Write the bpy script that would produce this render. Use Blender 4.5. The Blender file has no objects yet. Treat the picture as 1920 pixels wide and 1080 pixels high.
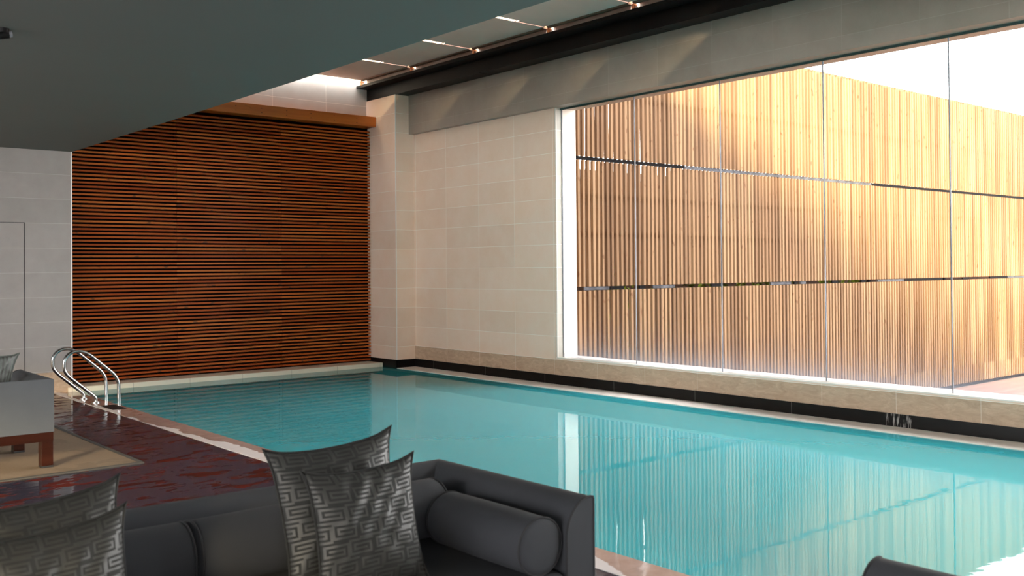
import bpy, bmesh, math, random
from mathutils import Vector, Matrix
random.seed(7)
sc = bpy.context.scene
PI = math.pi

# ------------------------------------------------------------------ camera
YAW, PITCH, ROLL = 0.6984, 0.0114, -0.0082
fw = Vector((math.sin(YAW)*math.cos(PITCH), math.cos(YAW)*math.cos(PITCH), math.sin(PITCH)))
rt0 = Vector((math.cos(YAW), -math.sin(YAW), 0)); up0 = rt0.cross(fw)
rt = rt0*math.cos(ROLL) + up0*math.sin(ROLL); up = -rt0*math.sin(ROLL) + up0*math.cos(ROLL)
cam_d = bpy.data.cameras.new('camera'); cam = bpy.data.objects.new('camera', cam_d)
sc.collection.objects.link(cam); sc.camera = cam
cam.matrix_world = Matrix(((rt.x, up.x, -fw.x, 0), (rt.y, up.y, -fw.y, 0), (rt.z, up.z, -fw.z, 1.6), (0, 0, 0, 1)))
cam_d.sensor_width = 36; cam_d.lens = 36*1847.8/1920; cam_d.shift_y = -58.58/1920
cam_d.clip_start = 0.05; cam_d.clip_end = 300
cam_d.dof.use_dof = True; cam_d.dof.focus_distance = 11.0; cam_d.dof.aperture_fstop = 4.5

# ------------------------------------------------------------------ sky, sun, exposure
w = bpy.data.worlds.new('sky'); sc.world = w; w.use_nodes = True
bg = w.node_tree.nodes['Background']
bg.inputs[0].default_value = (1.0, 0.985, 0.97, 1); bg.inputs[1].default_value = 5.0
sun_d = bpy.data.lights.new('sun', 'SUN'); sun = bpy.data.objects.new('sun', sun_d)
sc.collection.objects.link(sun)
sun_d.energy = 11.5; sun_d.color = (1.0, 0.82, 0.48); sun_d.angle = math.radians(12)
sun.rotation_euler = Vector((1.0, 1.0, -0.42)).to_track_quat('-Z', 'Y').to_euler()
sc.view_settings.view_transform = 'Standard'; sc.view_settings.look = 'None'
sc.view_settings.exposure = 1.1; sc.view_settings.gamma = 1.0
sc.view_settings.use_curve_mapping = False
cy = sc.cycles
cy.use_denoising = True; cy.denoising_prefilter = 'ACCURATE'; cy.denoising_input_passes = 'RGB_ALBEDO_NORMAL'; cy.max_bounces = 10; cy.diffuse_bounces = 6; cy.glossy_bounces = 5
cy.transmission_bounces = 8; cy.transparent_max_bounces = 16
cy.caustics_reflective = False; cy.caustics_refractive = False; cy.sample_clamp_indirect = 6

# ------------------------------------------------------------------ material helpers
def mat(name):
    m = bpy.data.materials.new(name); m.use_nodes = True
    nt = m.node_tree; p = nt.nodes['Principled BSDF']
    return m, nt, p
def N(nt, t, **k):
    n = nt.nodes.new(t)
    for a, b in k.items(): setattr(n, a, b)
    return n
def math_n(nt, op, a, b=None, clamp=False):
    n = N(nt, 'ShaderNodeMath', operation=op, use_clamp=clamp)
    for i, v in enumerate((a, b)):
        if v is None: continue
        if isinstance(v, (int, float)): n.inputs[i].default_value = v
        else: nt.links.new(v, n.inputs[i])
    return n.outputs[0]
def coords(nt):
    tc = N(nt, 'ShaderNodeTexCoord'); sp = N(nt, 'ShaderNodeSeparateXYZ')
    nt.links.new(tc.outputs['Object'], sp.inputs[0])
    return tc.outputs['Object'], sp.outputs
def comb(nt, x, y, z=0.0):
    c = N(nt, 'ShaderNodeCombineXYZ')
    for i, v in enumerate((x, y, z)):
        if isinstance(v, (int, float)): c.inputs[i].default_value = v
        else: nt.links.new(v, c.inputs[i])
    return c.outputs[0]
def mixc(nt, f, a, b, blend='MIX'):
    n = N(nt, 'ShaderNodeMix', data_type='RGBA', blend_type=blend)
    for i, v in ((0, f), (6, a), (7, b)):
        if isinstance(v, (int, float)): n.inputs[i].default_value = v
        elif isinstance(v, tuple): n.inputs[i].default_value = (*v, 1)
        else: nt.links.new(v, n.inputs[i])
    return n.outputs[2]
def noise(nt, vec, scale, detail=4, rough=0.55, dist=0.0):
    n = N(nt, 'ShaderNodeTexNoise'); n.inputs['Scale'].default_value = scale
    n.inputs['Detail'].default_value = detail; n.inputs['Roughness'].default_value = rough
    n.inputs['Distortion'].default_value = dist
    if vec is not None: nt.links.new(vec, n.inputs['Vector'])
    return n.outputs['Fac']
def ramp(nt, f, stops):
    n = N(nt, 'ShaderNodeValToRGB'); e = n.color_ramp.elements
    while len(e) < len(stops): e.new(0.5)
    for el, (p, c) in zip(e, stops): el.position = p; el.color = (*c, 1) if isinstance(c, tuple) else (c, c, c, 1)
    nt.links.new(f, n.inputs[0]); return n.outputs[0]
def bump(nt, p, h, strength=0.2, dist=0.01):
    b = N(nt, 'ShaderNodeBump'); b.inputs['Strength'].default_value = strength
    b.inputs['Distance'].default_value = dist
    nt.links.new(h, b.inputs['Height']); nt.links.new(b.outputs[0], p.inputs['Normal'])
def scalev(nt, vec, s):
    m = N(nt, 'ShaderNodeMapping'); m.inputs['Scale'].default_value = s
    nt.links.new(vec, m.inputs[0]); return m.outputs[0]

def flat(name, col, rough=0.5, metal=0.0, var=0.06, ns=8.0, bmp=0.0, bs=200, spec=0.5):
    m, nt, p = mat(name); o, s = coords(nt); p.inputs['Specular IOR Level'].default_value = spec
    f = noise(nt, o, ns)
    lo = tuple(max(0, c*(1-var*2)) for c in col); hi = tuple(min(1, c*(1+var*2)) for c in col)
    nt.links.new(ramp(nt, f, [(0.3, lo), (0.7, hi)]), p.inputs['Base Color'])
    p.inputs['Roughness'].default_value = rough; p.inputs['Metallic'].default_value = metal
    if bmp: bump(nt, p, noise(nt, o, bs), bmp, 0.002)
    return m

def stone(name, axis, bw, rh, off_u=0.0, off_v=0.0, c1=(0.85, 0.655, 0.52), c2=(0.77, 0.59, 0.465), mortar=(0.93, 0.88, 0.80), low=0.0, rough=0.55):
    """limestone slabs in a stacked grid; the course below z = low is a browner, veined stone"""
    m, nt, p = mat(name); o, s = coords(nt)
    u = math_n(nt, 'ADD', s[axis], off_u); v = math_n(nt, 'ADD', s[2], off_v)
    b = N(nt, 'ShaderNodeTexBrick', offset=0.0, squash=1.0)
    nt.links.new(comb(nt, u, v), b.inputs['Vector'])
    b.inputs['Color1'].default_value = (*c1, 1); b.inputs['Color2'].default_value = (*c2, 1)
    b.inputs['Mortar'].default_value = (*mortar, 1); b.inputs['Scale'].default_value = 1
    b.inputs['Mortar Size'].default_value = 0.003; b.inputs['Mortar Smooth'].default_value = 0.3
    b.inputs['Brick Width'].default_value = bw; b.inputs['Row Height'].default_value = rh
    n1 = noise(nt, o, 3.0, 6, 0.6); n2 = noise(nt, o, 60, 3)
    c = mixc(nt, 0.5, b.outputs['Color'], ramp(nt, n1, [(0.3, 0.42), (0.7, 0.58)]), 'OVERLAY')
    sp = ramp(nt, n2, [(0.25, 0.80), (0.36, 1.0)])
    c = mixc(nt, 0.6, c, sp, 'MULTIPLY')
    if low:
        vein = noise(nt, scalev(nt, o, (1.5, 1.5, 4)), 3.5, 8, 0.65, 1.2)
        lc = ramp(nt, vein, [(0.3, (0.36, 0.235, 0.145)), (0.55, (0.50, 0.345, 0.23)), (0.75, (0.64, 0.47, 0.34))])
        k = math_n(nt, 'LESS_THAN', s[2], low)
        wob = math_n(nt, 'SUBTRACT', 1.0, b.outputs['Fac'])
        c = mixc(nt, math_n(nt, 'MULTIPLY', k, math_n(nt, 'ADD', 0.45, math_n(nt, 'MULTIPLY', wob, 0.4))), c, lc)
    nt.links.new(c, p.inputs['Base Color']); p.inputs['Roughness'].default_value = rough
    return m

def wood(name, axis, dark, light, rough=0.45, grain=14.0, stretch=0.05, knots=True):
    m, nt, p = mat(name); o, s = coords(nt)
    sc_ = [1, 1, 1]; sc_[axis] = stretch
    v = scalev(nt, o, tuple(sc_))
    f = noise(nt, v, grain, 5, 0.6, 0.4); f2 = noise(nt, v, grain*5, 3)
    c = ramp(nt, f, [(0.3, dark), (0.7, light)])
    c = mixc(nt, 0.35, c, ramp(nt, f2, [(0.3, 0.6), (0.7, 1.0)]), 'MULTIPLY')
    if knots:
        kn = noise(nt, scalev(nt, o, tuple(0.4 if i == axis else 1 for i in range(3))), 9, 1)
        c = mixc(nt, ramp(nt, kn, [(0.68, 0.0), (0.74, 0.8)]), c, tuple(x*0.3 for x in dark))
    nt.links.new(c, p.inputs['Base Color']); p.inputs['Roughness'].default_value = rough
    return m

def slat_wood(name, run_axis, pitch_axis, pitch, off, cols, rough=0.5, sec_len=1.67, sec_off=0.0):
    """every slat keeps its own tone"""
    m, nt, p = mat(name); o, s = coords(nt)
    idx = math_n(nt, 'FLOOR', math_n(nt, 'DIVIDE', math_n(nt, 'ADD', s[pitch_axis], off), pitch))
    wn = N(nt, 'ShaderNodeTexWhiteNoise', noise_dimensions='2D')
    sec = math_n(nt, 'FLOOR', math_n(nt, 'DIVIDE', math_n(nt, 'ADD', s[run_axis], sec_off), sec_len))
    nt.links.new(comb(nt, idx, sec), wn.inputs['Vector'])
    c = ramp(nt, wn.outputs['Value'], cols)
    sc_ = [1, 1, 1]; sc_[run_axis] = 0.06
    f = noise(nt, scalev(nt, o, tuple(sc_)), 22, 4, 0.6)
    c = mixc(nt, 0.5, c, ramp(nt, f, [(0.3, 0.55), (0.7, 1.0)]), 'MULTIPLY')
    sc_[run_axis] = 0.5
    kn = noise(nt, scalev(nt, o, tuple(sc_)), 14, 1)
    c = mixc(nt, ramp(nt, kn, [(0.70, 0.0), (0.75, 0.75)]), c, (0.10, 0.045, 0.02))
    nt.links.new(c, p.inputs['Base Color']); p.inputs['Roughness'].default_value = rough
    p.inputs['Specular IOR Level'].default_value = 0.12
    return m

M = {}
M['stone_right'] = stone('limestone_right', 1, 0.833, 0.316, -0.045+0.833*20-0.833*0.0, -0.023+0.316*10, low=0.337)
M['stone_header_shaded'] = stone('limestone_header_shaded', 1, 0.833, 0.316, 0.30+0.833*20, -0.16+0.316*10, c1=(0.35,0.285,0.24), c2=(0.32,0.26,0.215), mortar=(0.40,0.33,0.28))  # same limestone as the wall, darkened to put the header's shade into its colour
M['stone_jamb'] = stone('limestone_jamb', 0, 1.2, 0.316, -8.0, -0.023+0.316*10, c1=(0.66,0.62,0.56), c2=(0.60,0.56,0.50))
M['stone_pillar'] = stone('limestone_pillar', 0, 3.0, 0.316, 1.0, -0.023+0.316*10)
M['stone_back'] = stone('limestone_back', 0, 0.95, 0.33, 0.5, 0.28, c1=(0.60,0.56,0.52), c2=(0.56,0.52,0.48))
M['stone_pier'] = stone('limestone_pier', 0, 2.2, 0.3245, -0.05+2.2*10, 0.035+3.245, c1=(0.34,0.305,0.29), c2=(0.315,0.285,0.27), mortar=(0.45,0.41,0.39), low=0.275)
M['sill'] = flat('sill_marble', (0.80, 0.76, 0.70), 0.35, var=0.03)
M['ledge'] = flat('pale_stone_ledge', (0.85, 0.78, 0.74), 0.5, var=0.04, spec=0.2)
M['black_steel'] = flat('black_painted_steel', (0.005, 0.0045, 0.005), 0.45, var=0.15, ns=3, spec=0.2)
M['edge_white'] = flat('pale_corner_joint', (0.85, 0.82, 0.78), 0.5, var=0.02)
M['ceiling'] = flat('ceiling_paint', (0.118, 0.128, 0.120), 0.7, var=0.015, ns=0.6)
M['panel'] = flat('grey_shade_fabric', (0.72, 0.54, 0.47), 0.8, var=0.02, ns=2)
M['flashing'] = flat('pale_metal_flashing', (0.85, 0.72, 0.64), 0.6, var=0.04)
M['copper'] = flat('copper', (0.60, 0.22, 0.09), 0.35, 0.4, var=0.2, ns=30)
M['batten'] = flat('brown_edge_batten', (0.22, 0.12, 0.08), 0.6)
M['dark_back'] = flat('dark_backing_board', (0.006, 0.002, 0.0015), 0.9, spec=0.03)
M['slats_in'] = slat_wood('cedar_slats', 0, 2, 0.0535, -0.085+0.0535*40, [(0.0, (0.32, 0.058, 0.009)), (0.5, (0.43, 0.095, 0.015)), (1.0, (0.53, 0.145, 0.028))], 0.4, 1.667, -0.508)
M['timber'] = wood('orange_cedar_beam', 0, (0.46, 0.11, 0.012), (0.62, 0.18, 0.026), 0.4, 6)
M['slats_out'] = slat_wood('outdoor_larch_slats', 2, 0, 0.0965, 0.0, [(0.0, (0.12, 0.065, 0.033)), (0.5, (0.18, 0.103, 0.055)), (1.0, (0.23, 0.142, 0.078))], 0.65, 1.9, 0.6)
M['steel_light'] = flat('galvanised_steel', (0.22, 0.23, 0.26), 0.5, 0.0, var=0.1, spec=0.2)
M['rail_light'] = flat('weathered_galvanised_rail', (0.055, 0.056, 0.064), 0.6, 0.0, var=0.25, spec=0.05)
M['rail_dark'] = flat('black_steel_rail', (0.004, 0.0035, 0.004), 0.6, 0.0, var=0.2, spec=0.03)
M['steel_dark'] = flat('dark_steel_rail', (0.05, 0.045, 0.05), 0.5, 0.0, var=0.1, spec=0.2)
M['chrome'] = flat('polished_stainless_steel', (0.42, 0.43, 0.44), 0.2, 1.0, var=0.02)
M['sofa'] = flat('grey_sofa_fabric', (0.036, 0.038, 0.045), 0.85, var=0.03, ns=5, bmp=0.25, bs=700)
M['sofa_lit'] = flat('grey_sofa_fabric_lit', (0.082, 0.087, 0.095), 0.85, var=0.03, ns=5, bmp=0.25, bs=700)  # same fabric as the foreground sofa, stronger light put into its colour
M['piping'] = flat('piping_cord', (0.02, 0.02, 0.023), 0.8)
M['sofa_wood'] = wood('mahogany_sofa_frame', 0, (0.018, 0.0035, 0.001), (0.036, 0.008, 0.003), 0.35, 10)
M['sofa_wood'].node_tree.nodes['Principled BSDF'].inputs['Specular IOR Level'].default_value = 0.2
M['foot'] = flat('black_foot_cap', (0.012, 0.010, 0.010), 0.6)
M['key_dark'] = flat('charcoal_weave', (0.0105, 0.0105, 0.0098), 0.8, var=0.08, ns=40)
M['key_light'] = flat('grey_satin_key_pattern', (0.030, 0.0295, 0.027), 0.5, var=0.06, ns=40)
M['stripe'] = flat('grey_green_cushion', (0.08, 0.09, 0.08), 0.7, var=0.2, ns=30)
M['rug_border'] = flat('dark_rug_border', (0.05, 0.045, 0.04), 0.9)
M['drain'] = flat('black_skimmer_lid', (0.010, 0.005, 0.005), 0.6, spec=0.1)
M['dark_shed'] = flat('brown_outbuilding', (0.020, 0.010, 0.006), 0.8, var=0.2, ns=2, spec=0.05)
M['hedge'] = flat('hedge_leaves', (0.045, 0.055, 0.006), 0.8, var=0.5, ns=12, spec=0.05)

def mk_opal():
    m = bpy.data.materials.new('added_opal_sheet'); m.use_nodes = True; nt = m.node_tree; nt.nodes.clear()
    out = N(nt, 'ShaderNodeOutputMaterial'); t = N(nt, 'ShaderNodeBsdfTranslucent'); t.inputs[0].default_value = (0.30, 0.295, 0.28, 1)
    nt.links.new(t.outputs[0], out.inputs[0]); return m
M['opal'] = mk_opal()
def mk_bb():
    m, nt, p = mat('black_stone_base'); o, s = coords(nt)
    f = noise(nt, scalev(nt, o, (1, 1, 4)), 5, 6, 0.6)
    c = ramp(nt, f, [(0.35, (0.003, 0.0025, 0.0025)), (0.62, (0.006, 0.005, 0.005)), (0.8, (0.018, 0.014, 0.014))])
    # joints every 1.3 m and a patch of lime drips near the window
    u = math_n(nt, 'FRACT', math_n(nt, 'DIVIDE', math_n(nt, 'ADD', s[1], -10.228+13.3), 1.33))
    j = math_n(nt, 'LESS_THAN', u, 0.005)
    c = mixc(nt, math_n(nt, 'MULTIPLY', j, 0.35), c, (0.4, 0.38, 0.36))
    d = math_n(nt, 'LESS_THAN', math_n(nt, 'ABSOLUTE', math_n(nt, 'SUBTRACT', s[1], 5.02)), 0.14)
    sn = noise(nt, scalev(nt, o, (1, 1, 0.12)), 70, 3)
    c = mixc(nt, math_n(nt, 'MULTIPLY', d, ramp(nt, sn, [(0.52, 0.0), (0.64, 0.7)])), c, (0.5, 0.48, 0.46))
    nt.links.new(c, p.inputs['Base Color']); p.inputs['Roughness'].default_value = 0.35; p.inputs['Specular IOR Level'].default_value = 0.2
    return m
M['base_black'] = mk_bb()

def mk_deck(name, cols, plank, wet, axis=1):
    m, nt, p = mat(name); o, s = coords(nt)
    idx = math_n(nt, 'FLOOR', math_n(nt, 'DIVIDE', s[axis], plank))
    fr = math_n(nt, 'FRACT', math_n(nt, 'DIVIDE', s[axis], plank))
    wn = N(nt, 'ShaderNodeTexWhiteNoise', noise_dimensions='1D'); nt.links.new(idx, wn.inputs['W'])
    sv = (0.08, 1, 1) if axis == 1 else (1, 0.08, 1)
    g = noise(nt, scalev(nt, o, sv), 26, 4)
    c = mixc(nt, 0.5, ramp(nt, wn.outputs['Value'], cols), ramp(nt, g, [(0.3, 0.5), (0.7, 1.0)]), 'MULTIPLY')
    gap = math_n(nt, 'LESS_THAN', fr, 0.05)
    c = mixc(nt, math_n(nt, 'MULTIPLY', gap, 0.8), c, (0.004, 0.002, 0.002))
    if wet:
        wv = scalev(nt, o, (0.8, 1.7, 1))
        pn = noise(nt, wv, 4.2, 6, 0.66, 0.2)
        film = ramp(nt, pn, [(0.535, 1.0), (0.555, 0.0)])       # 1 = standing water film
        dryc = mixc(nt, 1.0, c, (2.4, 1.2, 0.8), 'MULTIPLY')
        c = mixc(nt, film, dryc, mixc(nt, 0.94, c, (0.034, 0.034, 0.056)))  # grey-purple reflection on the wet film is put into its colour
        r = math_n(nt, 'SUBTRACT', 0.50, math_n(nt, 'MULTIPLY', film, 0.44))
        nt.links.new(r, p.inputs['Roughness'])
        hh = math_n(nt, 'ADD', math_n(nt, 'MULTIPLY', noise(nt, scalev(nt, o, (0.35, 1.6, 1)), 9, 3), 1.0), math_n(nt, 'MULTIPLY', film, 0.25))
        bump(nt, p, hh, 0.12, 0.015)
        p.inputs['Specular IOR Level'].default_value = 0.09
    else:
        p.inputs['Roughness'].default_value = 0.6
    nt.links.new(c, p.inputs['Base Color'])
    return m
M['deck_in'] = mk_deck('wet_dark_deck_planks', [(0.0, (0.020, 0.004, 0.003)), (0.5, (0.032, 0.006, 0.004)), (1.0, (0.045, 0.008, 0.005))], 0.105, True)
M['deck_out'] = mk_deck('outdoor_deck_planks', [(0.0, (0.20, 0.10, 0.07)), (1.0, (0.27, 0.15, 0.11))], 0.14, False)

def mk_coping():
    m, nt, p = mat('pool_coping_stone'); o, s = coords(nt)
    n = noise(nt, o, 9, 4); n2 = noise(nt, scalev(nt, o, (1, 0.5, 1)), 1.3, 2)
    # water creeps over the inner edge: pinkish wet stone, pale dry stone along the deck
    edge = math_n(nt, 'ADD', s[0], math_n(nt, 'MULTIPLY', n, 0.10))
    lim = math_n(nt, 'ADD', 3.72, math_n(nt, 'MULTIPLY', ramp(nt, n2, [(0.46, 0.0), (0.60, 1.0)]), 0.16))
    k = math_n(nt, 'MULTIPLY', math_n(nt, 'SUBTRACT', edge, lim), 60, False)
    k = math_n(nt, 'ADD', k, -1.6, True)
    c = mixc(nt, k, (0.66, 0.60, 0.60), ramp(nt, n, [(0.3, (0.36, 0.25, 0.22)), (0.7, (0.46, 0.33, 0.29))]))
    fr = math_n(nt, 'LESS_THAN', math_n(nt, 'FRACT', math_n(nt, 'DIVIDE', s[1], 0.6)), 0.006)
    c = mixc(nt, math_n(nt, 'MULTIPLY', fr, 0.5), c, (0.25, 0.18, 0.16))
    nt.links.new(c, p.inputs['Base Color'])
    nt.links.new(math_n(nt, 'SUBTRACT', 0.45, math_n(nt, 'MULTIPLY', k, 0.37)), p.inputs['Roughness'])
    bump(nt, p, noise(nt, scalev(nt, o, (1, 1, 1)), 8, 2), 0.05, 0.02)
    return m
M['coping'] = mk_coping()
M['curb'] = stone('cream_curb_stone', 0, 0.80, 1.0, 0.05, 0.5, c1=(0.78, 0.70, 0.56), c2=(0.74, 0.66, 0.52), mortar=(0.45, 0.38, 0.30), rough=0.4)

def mk_rug():
    m, nt, p = mat('tan_sisal_rug'); o, s = coords(nt)
    f = noise(nt, o, 260, 2); g = noise(nt, o, 2.2, 4, 0.5, 1.0)
    c = ramp(nt, f, [(0.3, (0.17, 0.115, 0.072)), (0.7, (0.24, 0.165, 0.105))])
    c = mixc(nt, ramp(nt, g, [(0.57, 0.0), (0.59, 0.35)]), c, (0.12, 0.075, 0.042))   # damp patch
    nt.links.new(c, p.inputs['Base Color']); p.inputs['Roughness'].default_value = 0.95
    bump(nt, p, f, 0.5, 0.004); return m
M['rug'] = mk_rug()

def mk_basin():
    m, nt, p = mat('turquoise_pool_mosaic'); o, s = coords(nt)
    f = noise(nt, o, 1.2, 3)
    c = ramp(nt, f, [(0.3, (0.10, 0.62, 0.66)), (0.7, (0.13, 0.68, 0.72))])
    nt.links.new(c, p.inputs['Base Color']); p.inputs['Roughness'].default_value = 0.6
    return m
M['basin'] = mk_basin()

def mk_water():
    m = bpy.data.materials.new('pool_water'); m.use_nodes = True; nt = m.node_tree; nt.nodes.clear()
    out = N(nt, 'ShaderNodeOutputMaterial'); o, s = coords(nt)
    tr = N(nt, 'ShaderNodeBsdfTransparent'); tr.inputs[0].default_value = (0.62, 0.99, 1.0, 1)
    df = N(nt, 'ShaderNodeBsdfDiffuse'); df.inputs[0].default_value = (0.07, 0.58, 0.67, 1)
    mk = N(nt, 'ShaderNodeMixShader'); mk.inputs[0].default_value = 0.6       # milky suspended fines
    nt.links.new(tr.outputs[0], mk.inputs[1]); nt.links.new(df.outputs[0], mk.inputs[2])
    gl = N(nt, 'ShaderNodeBsdfGlossy'); gl.inputs['Roughness'].default_value = 0.0
    fr = N(nt, 'ShaderNodeFresnel'); fr.inputs['IOR'].default_value = 1.33
    mx = N(nt, 'ShaderNodeMixShader')
    n1 = noise(nt, scalev(nt, o, (1.0, 1.0, 1)), 3.2, 3, 0.5, 0.3); n2 = noise(nt, scalev(nt, o, (1.4, 1, 1)), 16, 2)
    h = math_n(nt, 'ADD', n1, math_n(nt, 'MULTIPLY', n2, 0.16))
    b = N(nt, 'ShaderNodeBump'); b.inputs['Strength'].default_value = 0.10; b.inputs['Distance'].default_value = 0.006
    nt.links.new(h, b.inputs['Height'])
    nt.links.new(b.outputs[0], gl.inputs['Normal']); nt.links.new(b.outputs[0], fr.inputs['Normal'])
    nt.links.new(fr.outputs[0], mx.inputs[0]); nt.links.new(mk.outputs[0], mx.inputs[1]); nt.links.new(gl.outputs[0], mx.inputs[2])
    nt.links.new(mx.outputs[0], out.inputs[0]); return m
M['water'] = mk_water()

def mk_glass(fog):
    m = bpy.data.materials.new('misted_window_glass' if fog else 'clear_glass'); m.use_nodes = True; nt = m.node_tree; nt.nodes.clear()
    out = N(nt, 'ShaderNodeOutputMaterial'); o, s = coords(nt)
    tr = N(nt, 'ShaderNodeBsdfTransparent'); tr.inputs[0].default_value = (0.985, 0.995, 0.99, 1)
    gl = N(nt, 'ShaderNodeBsdfGlossy'); gl.inputs['Roughness'].default_value = 0.0
    fr = N(nt, 'ShaderNodeFresnel'); fr.inputs['IOR'].default_value = 1.15
    mx = N(nt, 'ShaderNodeMixShader'); nt.links.new(fr.outputs[0], mx.inputs[0])
    nt.links.new(tr.outputs[0], mx.inputs[1]); nt.links.new(gl.outputs[0], mx.inputs[2])
    # condensation on the pane, thickest at the foot
    d1 = N(nt, 'ShaderNodeBsdfDiffuse'); d2 = N(nt, 'ShaderNodeBsdfTranslucent')
    for d in (d1, d2): d.inputs[0].default_value = (0.15, 0.16, 0.19, 1)
    dd = N(nt, 'ShaderNodeMixShader'); dd.inputs[0].default_value = 0.6
    nt.links.new(d1.outputs[0], dd.inputs[1]); nt.links.new(d2.outputs[0], dd.inputs[2])
    z = math_n(nt, 'SUBTRACT', s[2], 0.365)
    wav = noise(nt, scalev(nt, o, (1, 0.8, 0.2)), 3, 2)
    e = math_n(nt, 'POWER', 2.718, math_n(nt, 'MULTIPLY', z, -6.0))
    f = math_n(nt, 'MULTIPLY', e, math_n(nt, 'ADD', 0.42, math_n(nt, 'MULTIPLY', wav, 0.5)), True)
    mm = N(nt, 'ShaderNodeMixShader'); nt.links.new(f, mm.inputs[0])
    nt.links.new(mx.outputs[0], mm.inputs[1]); nt.links.new(dd.outputs[0], mm.inputs[2])
    nt.links.new(mm.outputs[0], out.inputs[0]); return m
M['glass'] = mk_glass(True)

# ------------------------------------------------------------------ mesh helpers
C = sc.collection
def box(bm, x0, x1, y0, y1, z0, z1):
    v = [bm.verts.new((x, y, z)) for z in (z0, z1) for x, y in ((x0, y0), (x1, y0), (x1, y1), (x0, y1))]
    for f in ((0, 3, 2, 1), (4, 5, 6, 7), (0, 1, 5, 4), (1, 2, 6, 5), (2, 3, 7, 6), (3, 0, 4, 7)):
        bm.faces.new([v[i] for i in f])
def tube(bm, pts, r, seg=14, cap=True, closed=False):
    pts = [Vector(p) for p in pts]; rings = []; n = len(pts); prev = None
    for i, p in enumerate(pts):
        a = pts[i-1] if (i or closed) else pts[0]; b = pts[(i+1) % n] if (i < n-1 or closed) else pts[-1]
        t = (b-a).normalized()
        if prev is None:
            ref = Vector((0, 0, 1)) if abs(t.z) < 0.9 else Vector((1, 0, 0))
            nrm = t.cross(ref).normalized()
        else: nrm = (prev - t*prev.dot(t)).normalized()
        prev = nrm; bi = t.cross(nrm)
        rings.append([bm.verts.new(p + (nrm*math.cos(2*PI*k/seg) + bi*math.sin(2*PI*k/seg))*r) for k in range(seg)])
    for i in range(n if closed else n-1):
        A, B = rings[i], rings[(i+1) % n]
        for k in range(seg): bm.faces.new((A[k], A[(k+1) % seg], B[(k+1) % seg], B[k]))
    if cap and not closed:
        bm.faces.new(rings[0][::-1]); bm.faces.new(rings[-1])
def smooth_path(ctrl, rad=0.08, n=6):
    """polyline with rounded corners"""
    P = [Vector(p) for p in ctrl]; out = [P[0]]
    for i in range(1, len(P)-1):
        a, b, c = P[i-1], P[i], P[i+1]
        r = min(rad, (a-b).length*0.49, (c-b).length*0.49)
        s, e = b + (a-b).normalized()*r, b + (c-b).normalized()*r
        for k in range(n+1):
            t = k/n; out.append(s*(1-t)**2 + b*2*t*(1-t) + e*t*t)
    out.append(P[-1]); return out
def obj(name, bm, m, parent=None, smooth=False, bevel=0.0, seg=2):
    me = bpy.data.meshes.new(name)
    bmesh.ops.recalc_face_normals(bm, faces=bm.faces[:])
    bm.to_mesh(me); bm.free()
    for mm in (m if isinstance(m, (list, tuple)) else [m]): me.materials.append(mm)
    o = bpy.data.objects.new(name, me); C.objects.link(o)
    if parent: o.parent = parent
    if smooth:
        for p in me.polygons: p.use_smooth = True
        me.set_sharp_from_angle(angle=math.radians(40))
    if bevel:
        b = o.modifiers.new('bevel', 'BEVEL'); b.width = bevel; b.segments = seg; b.limit_method = 'ANGLE'
    return o
def boxes(name, lst, m, parent=None, **k):
    bm = bmesh.new()
    for b in lst: box(bm, *b)
    return obj(name, bm, m, parent, **k)
def struct(o): o['kind'] = 'structure'; return o
def tag(o, label, cat, group=None):
    o['label'] = label; o['category'] = cat
    if group: o['group'] = group
    return o
def empty(name, label=None, cat=None, loc=(0, 0, 0), rz=0, group=None):
    o = bpy.data.objects.new(name, None); C.objects.link(o); o.location = loc; o.rotation_euler = (0, 0, rz)
    o.empty_display_size = 0.2
    if label: tag(o, label, cat, group)
    return o
def dup(root, loc=None, rz=None, label=None):
    r = root.copy(); C.objects.link(r)
    if loc: r.location = loc
    if rz is not None: r.rotation_euler = (0, 0, rz)
    if label: r['label'] = label
    for ch in list(root.children):
        c = ch.copy(); C.objects.link(c); c.parent = r
        for g in ch.children:
            d = g.copy(); C.objects.link(d); d.parent = c
    return r

# ------------------------------------------------------------------ setting
XW, XH, XG, XO = 9.18, 9.08, 9.30, 9.56       # wall face, header face, glass, outer face
YB = 14.3                                      # far wall
YE = -5.0
struct(boxes('floor', [(-6.0, 3.71, YE, 13.85, -0.25, 0.0)], M['deck_in']))
struct(boxes('trim_coping', [(3.71, 3.98, YE, 13.85, -0.35, 0.004)], M['coping']))
# pool shell: floor and four sides
struct(boxes('pool_basin', [(3.98, 8.82, YE, 13.82, -1.45, -1.35), (3.85, 3.98, YE, 13.9, -1.45, -0.35), (3.975, 3.985, YE, 13.82, -0.35, -0.012),
    (8.80, 9.3, YE, 14.3, -1.45, -0.05), (3.9, 8.82, 13.82, 14.3, -1.45, -0.06), (3.9, 8.82, YE-0.2, YE, -1.45, 0.0)], M['basin']))
wt = bmesh.new()
vs = [wt.verts.new((x, y, -0.006)) for x, y in ((3.97, YE), (8.83, YE), (8.83, 14.0), (3.97, 14.0))]; wt.faces.new(vs)
wo = obj('pool_water', wt, M['water']); wo['kind'] = 'structure'
struct(boxes('trim_ledge', [(8.81, 9.3, YE, 14.0, -0.05, 0.001)], M['ledge']))
struct(boxes('wall_right', [(XW, XO, YE, YB, -0.1, 0.355), (XW, XO, 10.0, YB, 0.355, 3.80), (XW, XO, YE-0.3, -4.0, 0.355, 3.80)], M['stone_right']))
struct(boxes('wall_header', [(XH, XO, YE-0.3, YB, 3.80, 5.3)], M['stone_header_shaded']))
struct(boxes('trim_jamb', [(XW+0.004, XO+0.004, 9.985, 10.0, 0.366, 3.80)], M['stone_jamb']))
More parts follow.
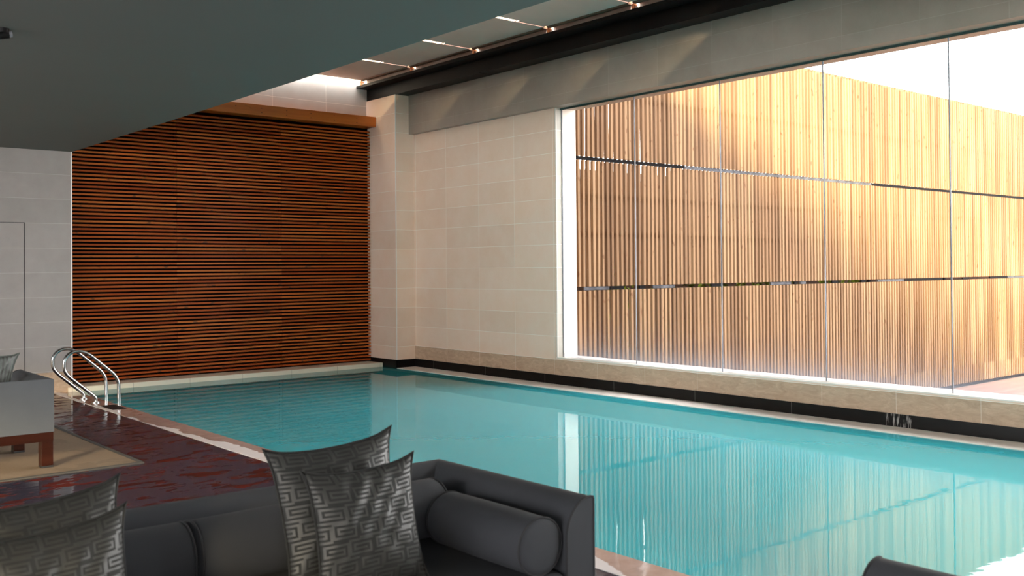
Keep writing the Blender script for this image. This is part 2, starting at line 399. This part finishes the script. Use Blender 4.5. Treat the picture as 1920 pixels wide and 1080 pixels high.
struct(boxes('wall_pillar', [(8.82, XW, 13.42, YB, -0.1, 4.43)], M['stone_pillar']))
struct(boxes('trim_pillar_edge', [(8.814, 8.826, 13.414, 13.426, 0.13, 4.43)], M['edge_white']))
struct(boxes('baseboard_right', [(XW-0.012, XW, YE, 13.42, 0.0, 0.128), (8.808, XW, 13.408, 13.42, 0.0, 0.128), (8.808, 8.82, 13.408, YB, -0.02, 0.128)], M['base_black']))
struct(boxes('trim_sill', [(XW-0.004, XO+0.01, -4.0, 10.0, 0.355, 0.368)], M['sill']))
struct(boxes('wall_back', [(-6, XO, YB, YB+0.25, -0.1, 5.3)], M['stone_back']))
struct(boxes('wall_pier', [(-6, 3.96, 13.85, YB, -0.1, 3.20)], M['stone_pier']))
struct(boxes('trim_pier_edge', [(3.945, 3.962, 13.843, 13.852, 0.0, 3.20)], M['edge_white']))
struct(boxes('door_1', [(3.371, 3.379, 13.846, 13.852, 0.0, 2.24), (1.9, 3.379, 13.846, 13.852, 2.235, 2.243), (1.9, 1.908, 13.846, 13.852, 0.0, 2.24)], M['steel_dark']))  # dark strips draw the shadow line of the concealed door's gap
struct(boxes('trim_curb', [(3.90, 8.80, 13.81, YB-0.04, -0.1, 0.06)], M['curb'], bevel=0.004))
struct(boxes('ceiling', [(-6, 3.965, YE, YB, 3.20, 5.3)], M['ceiling']))
# lounge side: long window opening, added out of frame to light the room
struct(boxes('wall_left', [(-6.2, -6.0, YE, YB, -0.1, 0.3), (-6.2, -6.0, YE, YB, 3.0, 5.3)] + [(-6.2, -6.0, -5.0, -4.6, 0.3, 3.0), (-6.2, -6.0, 10.0, YB, 0.3, 3.0)], M['stone_back']))
struct(boxes('wall_front', [(-6.2, XO, YE-0.3, YE, -1.5, 0.5), (-6.2, -3.0, YE-0.3, YE, 0.5, 2.8), (-0.8, XO, YE-0.3, YE, 0.5, 2.8), (-6.2, XO, YE-0.3, YE, 2.8, 5.3)], M['stone_back']))  # unseen window opening behind the camera, added to light the lounge

# window: sheets of glass butted together, channel at the head
win = empty('window_1'); win['kind'] = 'structure'
js = [10.0, 8.62, 7.262, 5.893, 4.528, 3.16, 1.79, 0.42, -0.95, -2.32, -4.0]
for a, b in zip(js[:-1], js[1:]):
    bm = bmesh.new(); vs = [bm.verts.new(p) for p in ((XG, b+0.006, 0.366), (XG, a-0.006, 0.366), (XG, a-0.006, 3.80), (XG, b+0.006, 3.80))]; bm.faces.new(vs)
    o = obj('glass_pane', bm, M['glass'], win)
for j in js[1:-1]:
    boxes('glass_joint', [(XG-0.006, XG+0.006, j-0.005, j+0.005, 0.366, 3.80)], M['steel_light'], win)
boxes('head_channel', [(XG-0.03, XG-0.012, -4.0, 10.0, 3.775, 3.80)], flat('dark_green_channel', (0.02, 0.05, 0.045), 0.4), win)
boxes('side_channel', [(XG-0.008, XG+0.008, 9.975, 9.986, 0.366, 3.80)], M['steel_light'], win)

# ------------------------------------------------------------------ black steel beam under the skylight
bt = empty('steel_beam', 'long black steel beam running under the skylight along the window wall', 'beam')
boxes('upper_flange', [(8.62, 9.07, -4.8, 14.29, 4.622, 4.665)], M['black_steel'], bt)
boxes('web', [(8.825, 8.85, -4.8, 14.29, 4.45, 4.622)], M['black_steel'], bt)
boxes('lower_flange', [(8.822, 9.07, 11.205, 14.29, 4.432, 4.452), (8.822, 9.07, 7.80, 11.195, 4.432, 4.452), (8.822, 9.07, -4.8, 7.79, 4.432, 4.452)], M['black_steel'], bt)

# shade panels under the skylight
jy = [14.15, 12.715, 11.134, 9.535, 8.02, 6.44]
names = ['grey shade panel under the skylight nearest the slatted wood wall', 'second grey shade panel under the skylight counting from the wood wall',
         'middle one of the five grey shade panels beside the black beam', 'fourth grey shade panel from the wood wall, beside the long skylight slit',
         'nearest grey shade panel at the top edge of the photo']
for i in range(5):
    a, b = jy[i], jy[i+1]
    t = empty('shade_panel', names[i], 'ceiling panel', group='grey shade panels under the skylight')
    g = 0.035
    boxes('panel_sheet', [(4.05, 8.60, b+g, a-(g if i else 0), 4.745, 4.765)], M['panel'], t)
    boxes('edge_batten', [(8.60, 8.66, b+0.03, a-0.03, 4.728, 4.775)], M['batten'], t)
    bm = bmesh.new(); y0, y1 = b+0.14, a-0.04
    lo = [(8.66, y0-0.09, 4.745), (8.66, y1, 4.745), (9.08, y1, 4.745), (9.08, y0, 4.745)]
    v0 = [bm.verts.new(p) for p in lo]; v1 = [bm.verts.new((p[0], p[1], 4.755)) for p in lo]
    bm.faces.new(v0); bm.faces.new(v1[::-1])
    for q in range(4): bm.faces.new((v0[q], v1[q], v1[(q+1) % 4], v0[(q+1) % 4]))
    box(bm, 8.715, 8.725, y0-0.04, y1, 4.668, 4.744)
    obj('flashing', bm, M['flashing'], t)
    if i: boxes('joint_strip', [(8.15, 8.60, a-0.034, a+0.028, 4.75, 4.76), (8.10, 8.125, a-0.034, a+0.034, 4.75, 4.76), (4.05, 7.35, a-0.034, a+0.034, 4.75, 4.76)], M['panel'], t)  # the long hidden strip is added to limit light through the joint
struct(boxes('ceiling_pool', [(4.05, 9.08, 3.0, 6.40, 4.745, 4.765)], M['panel']))
struct(boxes('ceiling_pool_added_light', [(3.97, 9.08, YE, 3.0, 4.745, 4.75)], M['opal']))  # unseen translucent roof section, added to light the pool hall
bl = ['copper bracket on the black beam at the wood wall end', 'second copper bracket on the black beam from the wood wall',
      'third copper bracket on the black beam from the wood wall', 'fourth copper bracket on the black beam from the wood wall',
      'copper bracket on the black beam nearest the top edge of the photo']
for i, y in enumerate([14.19, 12.715, 11.134, 9.532, 8.02]):
    t = empty('copper_bracket', bl[i], 'bracket', (8.66, y, 4.665), group='copper brackets on the black beam')
    boxes('post', [(-0.012, 0.012, -0.018, 0.018, 0, 0.075)], M['copper'], t)
    boxes('arm', [(-0.012, 0.05, -0.012, 0.012, 0.05, 0.072)], M['copper'], t)
    boxes('white_clip', [(0.034, 0.05, -0.02, 0.02, 0.0, 0.05)], M['edge_white'], t)

# ------------------------------------------------------------------ interior slatted wood screen
sw = empty('slatted_wood_screen', 'tall wall screen of horizontal reddish cedar slats behind the pool', 'wood screen', (0, 0, 0))
for xa, xb in ((3.972, 5.508), (5.512, 7.176), (7.180, 8.80)):
    bm = bmesh.new()
    for k in range(74):
        z = 0.085 + k*0.0535
        if z > 3.93: break
        e = random.uniform(-0.004, 0.004) if xb > 8.7 else 0
        box(bm, xa, xb+e, 14.175, 14.238, z, z+0.0265)
    obj('slat_panel', bm, M['slats_in'], sw)
boxes('backing_board', [(3.972, 8.81, 14.265, 14.29, 0.06, 3.98)], M['dark_back'], sw)
for x in (5.51, 7.178):
    boxes('upright_batten', [(x-0.012, x+0.012, 14.238, 14.265, 0.06, 3.98)], M['dark_back'], sw)
boxes('top_beam', [(3.972, 8.815, 14.0, 14.29, 3.965, 4.132)], M['timber'], sw, bevel=0.006)
x = 6.35
while x < 8.6:
    for dz in (0.045, 0.115):
        bm = bmesh.new(); tube(bm, [(x, 13.996, 3.965+dz), (x, 14.0, 3.965+dz)], 0.007, 8)
        obj('nail_head', bm, M['foot'], sw)
    x += 0.42

# ------------------------------------------------------------------ outdoors
ZD = -1.04
struct(boxes('ground', [(XO, 60, -30, 60, ZD-0.3, ZD-0.1)], flat('garden_ground', (0.10, 0.09, 0.06), 0.9)))
struct(boxes('outdoor_deck', [(XO, 40, -12, 10.07, ZD-0.1, ZD-0.005)], M['deck_out']))
YS = 10.1
osn = empty('outdoor_slatted_screen', 'tall outdoor fence of pale vertical timber slats beyond the window', 'fence')
def tier(z0, z1):
    bm = bmesh.new(); x = 9.62
    rnd = random.Random(int(z0*100)+5)
    while x < 27.0:
        j = rnd.uniform(-0.006, 0.006); j2 = rnd.uniform(-0.006, 0.006); wdt = 0.047 + rnd.uniform(-0.006, 0.005)
        if x < 12 and rnd.random() < 0.35: j2 += rnd.uniform(-0.012, 0.02)
        d = 0.055 if x > 12.5 else 0.051
        v = []
        for z, jj in ((z0, j), (z1, j2)):
            for px, py in ((0, 0), (wdt, 0), (wdt, d), (0, d)): v.append(bm.verts.new((x+jj+px, YS+py, z+rnd.uniform(-.004, .004)*0)))
        for f in ((0, 3, 2, 1), (4, 5, 6, 7), (0, 1, 5, 4), (1, 2, 6, 5), (2, 3, 7, 6), (3, 0, 4, 7)): bm.faces.new([v[i] for i in f])
        x += 0.0965
    return obj('slat_tier', bm, M['slats_out'], osn)
tier(-0.98, 1.268); tier(1.325, 3.135); tier(3.190, 5.14)
bm = bmesh.new()
for z in (0.35, 2.05, 2.6, 4.1):
    box(bm, 9.62, 27, YS+0.056, YS+0.085, z, z+0.05)
obj('support_rail', bm, M['slats_out'], osn)
for x in (11.6, 14.6, 17.6, 20.6, 23.6, 26.6):
    boxes('steel_post', [(x, x+0.06, YS+0.09, YS+0.15, ZD, 5.1)], M['rail_dark'], osn)
def segs(z0, z1, lst):
    for x0, x1, k in lst:
        boxes('gap_rail', [(x0, x1, YS+0.02, YS+0.05, z0, z1)], M[k], osn)
segs(3.139, 3.187, [(9.62, 12.05, 'rail_dark'), (12.06, 17.6, 'rail_light'), (17.62, 27, 'rail_dark')])
segs(1.273, 1.320, [(9.84, 10.35, 'rail_light'), (10.37, 10.66, 'rail_dark'), (11.0, 11.12, 'rail_dark'), (11.3, 11.8, 'rail_light'), (12.7, 13.0, 'rail_dark'), (14.3, 14.9, 'rail_light'),
    (15.0, 15.1, 'rail_dark'), (15.2, 15.35, 'rail_light'), (16.2, 16.4, 'rail_dark'), (17.2, 17.35, 'rail_dark'), (17.8, 18.8, 'rail_light'), (18.82, 20.4, 'rail_dark'), (21.3, 21.6, 'rail_dark'), (22.6, 23.5, 'rail_dark'), (23.5, 24.4, 'rail_light')])
boxes('bottom_rail', [(9.62, 27, YS-0.02, YS+0.07, ZD, ZD+0.05)], M['rail_dark'], osn)
ob = empty('outbuilding', 'dark brown building glimpsed through the slats of the outdoor fence', 'building', (0, 0, 0))
boxes('wall', [(10.6, 38.0, 14.0, 19.0, ZD-0.1, 3.35)], M['dark_shed'], ob)
boxes('roof', [(10.3, 38.3, 13.7, 19.3, 3.35, 3.5)], M['steel_dark'], ob)
bm = bmesh.new()
for k in range(260):
    cx, cyy, cz = random.uniform(9.9, 24), random.uniform(11.6, 12.6), random.uniform(ZD-0.1, 1.7)
    for f in range(8):
        c = Vector((cx, cyy, cz)) + Vector((random.gauss(0, .16), random.gauss(0, .16), random.gauss(0, .16)))
        u = Vector((random.gauss(0, 1), random.gauss(0, 1), random.gauss(0, 1))).normalized()*0.09
        v_ = u.cross(Vector((random.random(), random.random(), random.random()))).normalized()*0.05
        bm.faces.new([bm.verts.new(c+u), bm.verts.new(c+v_), bm.verts.new(c-u), bm.verts.new(c-v_)])
hd = obj('hedge', bm, M['hedge']); tag(hd, 'yellow-green hedge glimpsed low through the outdoor fence slats', 'hedge')

# ------------------------------------------------------------------ pool ladder
lad = empty('pool_ladder', 'curved stainless steel grab rails standing on the coping at the pool corner', 'pool ladder', (3.84, 12.72, 0))
def rail(y, foot):
    pts = [foot, (foot[0], foot[1]+0.04), (foot[0]-0.01, 0.07), (3.52, 0.33), (3.475, 0.39), (3.46, 0.46), (3.475, 0.55), (3.54, 0.625), (3.64, 0.645), (3.73, 0.61), (4.08, 0.32), (4.13, 0.26), (4.13, -0.7)]
    return pts
def add_rail(y, pts):
    P = smooth_path([(x, y, z) for x, z in pts], 0.09, 6)
    bm = bmesh.new(); tube(bm, [(p[0]-3.84, p[1]-12.72, p[2]) for p in P], 0.021, 16)
    r = obj('grab_rail', bm, M['chrome'], lad, smooth=True)
    bm = bmesh.new(); x = pts[0][0]-3.84
    tube(bm, [(x, y-12.72, 0.004), (x, y-12.72, 0.012), (x, y-12.72, 0.018)], 0.05, 24)
    obj('base_flange', bm, M['chrome'], r, smooth=True)
RA = [(3.84, 0.004), (3.84, 0.06), (3.80, 0.10), (3.54, 0.33), (3.475, 0.41), (3.475, 0.55), (3.545, 0.63), (3.66, 0.645), (3.76, 0.60), (4.06, 0.33), (4.11, 0.24), (4.13, -0.75)]
add_rail(12.96, RA); add_rail(12.48, RA)
for z in (-0.25, -0.5):
    boxes('ladder_step', [(4.09-3.84, 4.17-3.84, -0.24, 0.24, z-0.012, z+0.012)], M['chrome'], lad)
dr = boxes('skimmer_lid', [(3.775, 3.93, 11.66, 12.08, 0.003, 0.011)], M['drain'])
tag(dr, 'black rectangular skimmer lid set in the pool coping beside the ladder', 'skimmer lid')

# ------------------------------------------------------------------ rug
rg = empty('rug', 'tan woven rug with dark border on the wet deck under the far sofa', 'rug', (0, 0, 0))
boxes('rug_field', [(-1.0, 2.89, 8.31, 11.75, 0.0, 0.010)], M['rug'], rg)
boxes('rug_border', [(-1.04, 2.93, 8.27, 8.31, 0, 0.012), (-1.04, 2.93, 11.75, 11.79, 0, 0.012), (2.89, 2.93, 8.31, 11.75, 0, 0.012), (-1.04, -1.0, 8.31, 11.75, 0, 0.012)], M['rug_border'], rg)

# ------------------------------------------------------------------ sofas (local frame: faces -Y, front at y=0, back at y=D, x from -W/2 to W/2)
T, ZT, ZC, ZBOT = 0.14, 0.73, 0.585, 0.30
def profile():
    pts = [(0, ZBOT), (0, ZT-0.012), (0.004, ZT-0.003), (0.014, ZT)]
    for k in range(1, 13):
        t = k/12*PI/2; pts.append((0.02+(T-0.02)*math.sin(t), ZC+(ZT-ZC)*math.cos(t)))
    pts.append((T, ZBOT)); return pts
def sofa(name, label, W, D, fabric, loc, rz):
    s = empty(name, label, 'sofa', loc, rz)
    P = profile(); h = W/2
    def ext(ends, nm):
        bm = bmesh.new(); A = [bm.verts.new(p) for p in ends[0]]; B = [bm.verts.new(p) for p in ends[1]]
        n = len(A)
        for i in range(n): bm.faces.new((A[i], A[(i+1) % n], B[(i+1) % n], B[i]))
        bm.faces.new(A[::-1]); bm.faces.new(B)
        return obj(nm, bm, fabric, s, smooth=True)
    ext([[(-h+d, D-d, z) for d, z in P], [(h-d, D-d, z) for d, z in P]], 'backrest')
    for sg in (1, -1):
        arm = ext([[(sg*(h-d), 0.0, z) for d, z in P], [(sg*(h-d), D-d, z) for d, z in P]], 'arm')
        bm = bmesh.new(); tube(bm, [(sg*(h-d), 0.002, z) for d, z in P], 0.005, 6)
        obj('piping', bm, M['piping'], arm, smooth=True)
    boxes('seat_base', [(-h+T, h-T, 0.01, D-T, ZBOT, 0.36)], fabric, s, bevel=0.01)
    boxes('seat_cushion', [(-h+T+0.004, h-T-0.004, -0.005, D-T-0.004, 0.362, 0.468)], fabric, s, smooth=True, bevel=0.03, seg=4)
    fr = boxes('wood_frame', [(-h+0.005, h-0.005, 0.005, 0.075, 0.225, 0.298), (-h+0.005, h-0.005, D-0.075, D-0.005, 0.225, 0.298),
        (-h+0.005, -h+0.075, 0.075, D-0.075, 0.225, 0.298), (h-0.075, h-0.005, 0.075, D-0.075, 0.225, 0.298)], M['sofa_wood'], s)
    for x in (-h+0.005, h-0.095):
        for y in (0.005, D-0.095):
            l = boxes('leg', [(x, x+0.09, y, y+0.09, 0.028, 0.226)], M['sofa_wood'], s, bevel=0.003)
            boxes('foot_cap', [(x, x+0.09, y, y+0.09, 0.012 if loc[1] > 6 else 0.0, 0.028)], M['foot'], l)
    return s
sofa('sofa', 'dark grey sofa in the foreground with bolsters and key-patterned cushions', 2.56, 1.0, M['sofa'], (2.655-1.28, 2.69, 0), 0)
sofa('sofa', 'grey sofa on the tan rug by the left wall, seen from behind', 2.2, 0.98, M['sofa_lit'], (2.305-1.1, 8.56+0.98, 0), PI)
sofa('armchair', 'dark grey armchair whose arm shows at the bottom right corner', 1.0, 0.98, M['sofa'], (2.74-0.5, 1.56, 0), PI)

# bolsters
def bolster(label, c, r, L, axis, group, rot=0.0):
    b = empty('bolster_cushion', label, 'bolster', c, group=group)
    b.rotation_euler = (0, 0, rot)
    bm = bmesh.new(); seg = 40
    prof = [(-L/2-0.012, 0.0), (-L/2-0.011, r*0.4), (-L/2-0.007, r*0.75), (-L/2, r*0.96), (-L/2+0.012, r)]
    prof += [(-L/2+L*k/12, r*(1+0.02*math.sin(k/12*PI))) for k in range(1, 12)]
    prof += [(L/2-0.012, r), (L/2, r*0.96), (L/2+0.007, r*0.75), (L/2+0.011, r*0.4), (L/2+0.012, 0.0)]
    rings = []
    for a, q in prof:
        rings.append([bm.verts.new((a, q*math.cos(2*PI*k/seg), q*math.sin(2*PI*k/seg)*(0.985))) for k in range(seg)] if q else [bm.verts.new((a, 0, 0))])
    for A, B in zip(rings[:-1], rings[1:]):
        for k in range(seg):
            if len(A) == 1: bm.faces.new((A[0], B[(k+1) % seg], B[k]))
            elif len(B) == 1: bm.faces.new((A[k], A[(k+1) % seg], B[0]))
            else: bm.faces.new((A[k], A[(k+1) % seg], B[(k+1) % seg], B[k]))
    o = obj('cover', bm, M['sofa'], b)
    for p in o.data.polygons: p.use_smooth = True
    for sg in (-1, 1):
        bm = bmesh.new(); tube(bm, [(sg*(L/2-0.001), (r*0.985)*math.cos(2*PI*k/40), (r*0.97)*math.sin(2*PI*k/40)) for k in range(40)], 0.004, 6, closed=True)
        obj('piping', bm, M['piping'], b, smooth=True)
    return b
bolster('dark grey bolster lying along the arm of the foreground sofa', (2.402, 2.998, 0.578), 0.108, 0.57, 'y', 'bolsters on the foreground sofa', PI/2)
bolster('dark grey bolster against the sofa back behind the two leaning cushions', (1.905, 3.425, 0.592), 0.122, 1.06, 'x', 'bolsters on the foreground sofa')
bolster('dark grey bolster against the sofa back at the left, beside cushions', (0.82, 3.425, 0.592), 0.122, 1.06, 'x', 'bolsters on the foreground sofa')

# key-pattern cushions
KEY = ['############', '...........#', '.#########.#', '.#.......#.#', '.#.#######.#', '.#.........#', '.###########', '............']
K16 = [a + b[::-1] for a, b in zip(KEY, KEY[::-1])]
def key(i, j):
    r = j % 8; return K16[r][(i + 7*((j//8) % 2)) % 24] == '#'
def cushion_mesh(name, S, Tk, units, seed, mats, stripes=False):
    n = units; bm = bmesh.new(); rnd = random.Random(seed)
    ph = [rnd.uniform(0, 6.28) for _ in range(6)]
    def pos(u, v, side):
        k = 0.085
        x = S*u*(1-k*(1-v*v)**1.0 + 0.075*(abs(u*v))**9); y = S*v*(1-k*(1-u*u) + 0.075*(abs(u*v))**9)
        t = Tk*((1-abs(u)**2.6)*(1-abs(v)**2.6))**0.62
        wr = 0.006*math.sin(9*u+ph[0]+3*v)*math.sin(7*v+ph[1]) + 0.005*math.sin(16*u-11*v+ph[2])
        wr += 0.010*math.exp(-((v-0.8)**2)/0.02)*math.sin(14*u+ph[3])
        t = t*(1+0.5*wr/0.02*0.12) + wr*0.5*(1-u*u)*(1-v*v)
        z = side*max(t, 0.0) + 0.008*math.sin(3*u+ph[4])*math.sin(2.5*v+ph[5])
        return (x, z, y)
    grid = {}
    for side in (-1, 1):
        for i in range(n+1):
            for j in range(n+1):
                e = i in (0, n) or j in (0, n)
                kk = (i, j, 0 if e else side)
                if kk not in grid: grid[kk] = bm.verts.new(pos(i/n*2-1, j/n*2-1, side if not e else 0))
        for i in range(n):
            for j in range(n):
                q = []
                for a, b in ((i, j), (i+1, j), (i+1, j+1), (i, j+1)):
                    e = a in (0, n) or b in (0, n); q.append(grid[(a, b, 0 if e else side)])
                f = bm.faces.new(q)
                if stripes: f.material_index = 1 if (i//2) % 2 else 0
                else: f.material_index = 1 if key(i, j) else 0
    return bm
def cushion(label, S, c, tilt, yaw, roll, seed, group, Tk=0.080, units=54, mats=None, stripes=False):
    mats = mats or [M['key_dark'], M['key_light']]
    bm = cushion_mesh('cushion', S, Tk, units, seed, mats, stripes)
    e = empty('throw_cushion', label, 'cushion', c, group=group)
    o = obj('cover', bm, mats, e)
    for p in o.data.polygons: p.use_smooth = True
    bm = bmesh.new(); pts = []
    vs = o.data.vertices
    k = 0.085
    for a in range(4):
        for i in range(24):
            t = -1 + 2*i/24
            u, v = ((t, -1), (1, t), (-t, 1), (-1, -t))[a]
            x = S*u*(1-k*(1-v*v) + 0.075*(abs(u*v))**9); y = S*v*(1-k*(1-u*u) + 0.075*(abs(u*v))**9)
            rn = random.Random(seed); ph = [rn.uniform(0, 6.28) for _ in range(6)]
            pts.append((x, 0.008*math.sin(3*u+ph[4])*math.sin(2.5*v+ph[5]), y))
    tube(bm, pts, 0.0045, 6, closed=True)
    obj('piping', bm, mats[0], e, smooth=True)
    R = Matrix.Rotation(yaw, 4, 'Z') @ Matrix.Rotation(tilt, 4, 'X') @ Matrix.Rotation(roll, 4, 'Y')
    e.rotation_euler = R.to_euler()
    return e
GR = 'key-patterned cushions on the foreground sofa'
cushion('large charcoal key-patterned cushion leaning behind the smaller one, right of sofa gap', 0.250, (1.832, 3.16, 0.722), -0.22, 0.0, -0.045, 3, GR, units=64)
cushion('small charcoal key-patterned cushion in front of the larger one, right side', 0.215, (1.835, 2.985, 0.695), -0.20, 0.0, -0.02, 11, GR, Tk=0.065)
cushion('grey key-patterned cushion at the left edge, behind the other left cushion', 0.235, (0.81, 3.10, 0.705), -0.20, 0.05, -0.06, 23, GR, units=64)
cushion('grey key-patterned cushion at the bottom left, in front of the other', 0.222, (0.775, 2.90, 0.676), -0.22, 0.05, -0.05, 31, GR, units=64)
cushion('pale grey-green striped cushion on the grey sofa by the wall', 0.23, (1.90, 9.05, 0.70), 0.2, 0.25, 0.1, 41, None, mats=[M['stripe'], M['key_light']], stripes=True)

# small ceiling fixture near the upper left corner
fx = empty('ceiling_spotlight', 'small dark spotlight on the green-grey ceiling at the left edge', 'spotlight', (1.60, 7.08, 3.2))
bm = bmesh.new(); tube(bm, [(0, 0, 0), (0, 0, -0.03)], 0.035, 20); obj('mount', bm, M['black_steel'], fx, smooth=True)
bm = bmesh.new(); tube(bm, [(-0.05, 0, -0.055), (0.03, 0, -0.035)], 0.028, 20); obj('lamp_head', bm, M['black_steel'], fx, smooth=True)
bm = bmesh.new(); tube(bm, [(0.031, 0, -0.035), (0.05, 0, -0.03)], 0.022, 20); obj('lens', bm, M['steel_light'], fx, smooth=True)
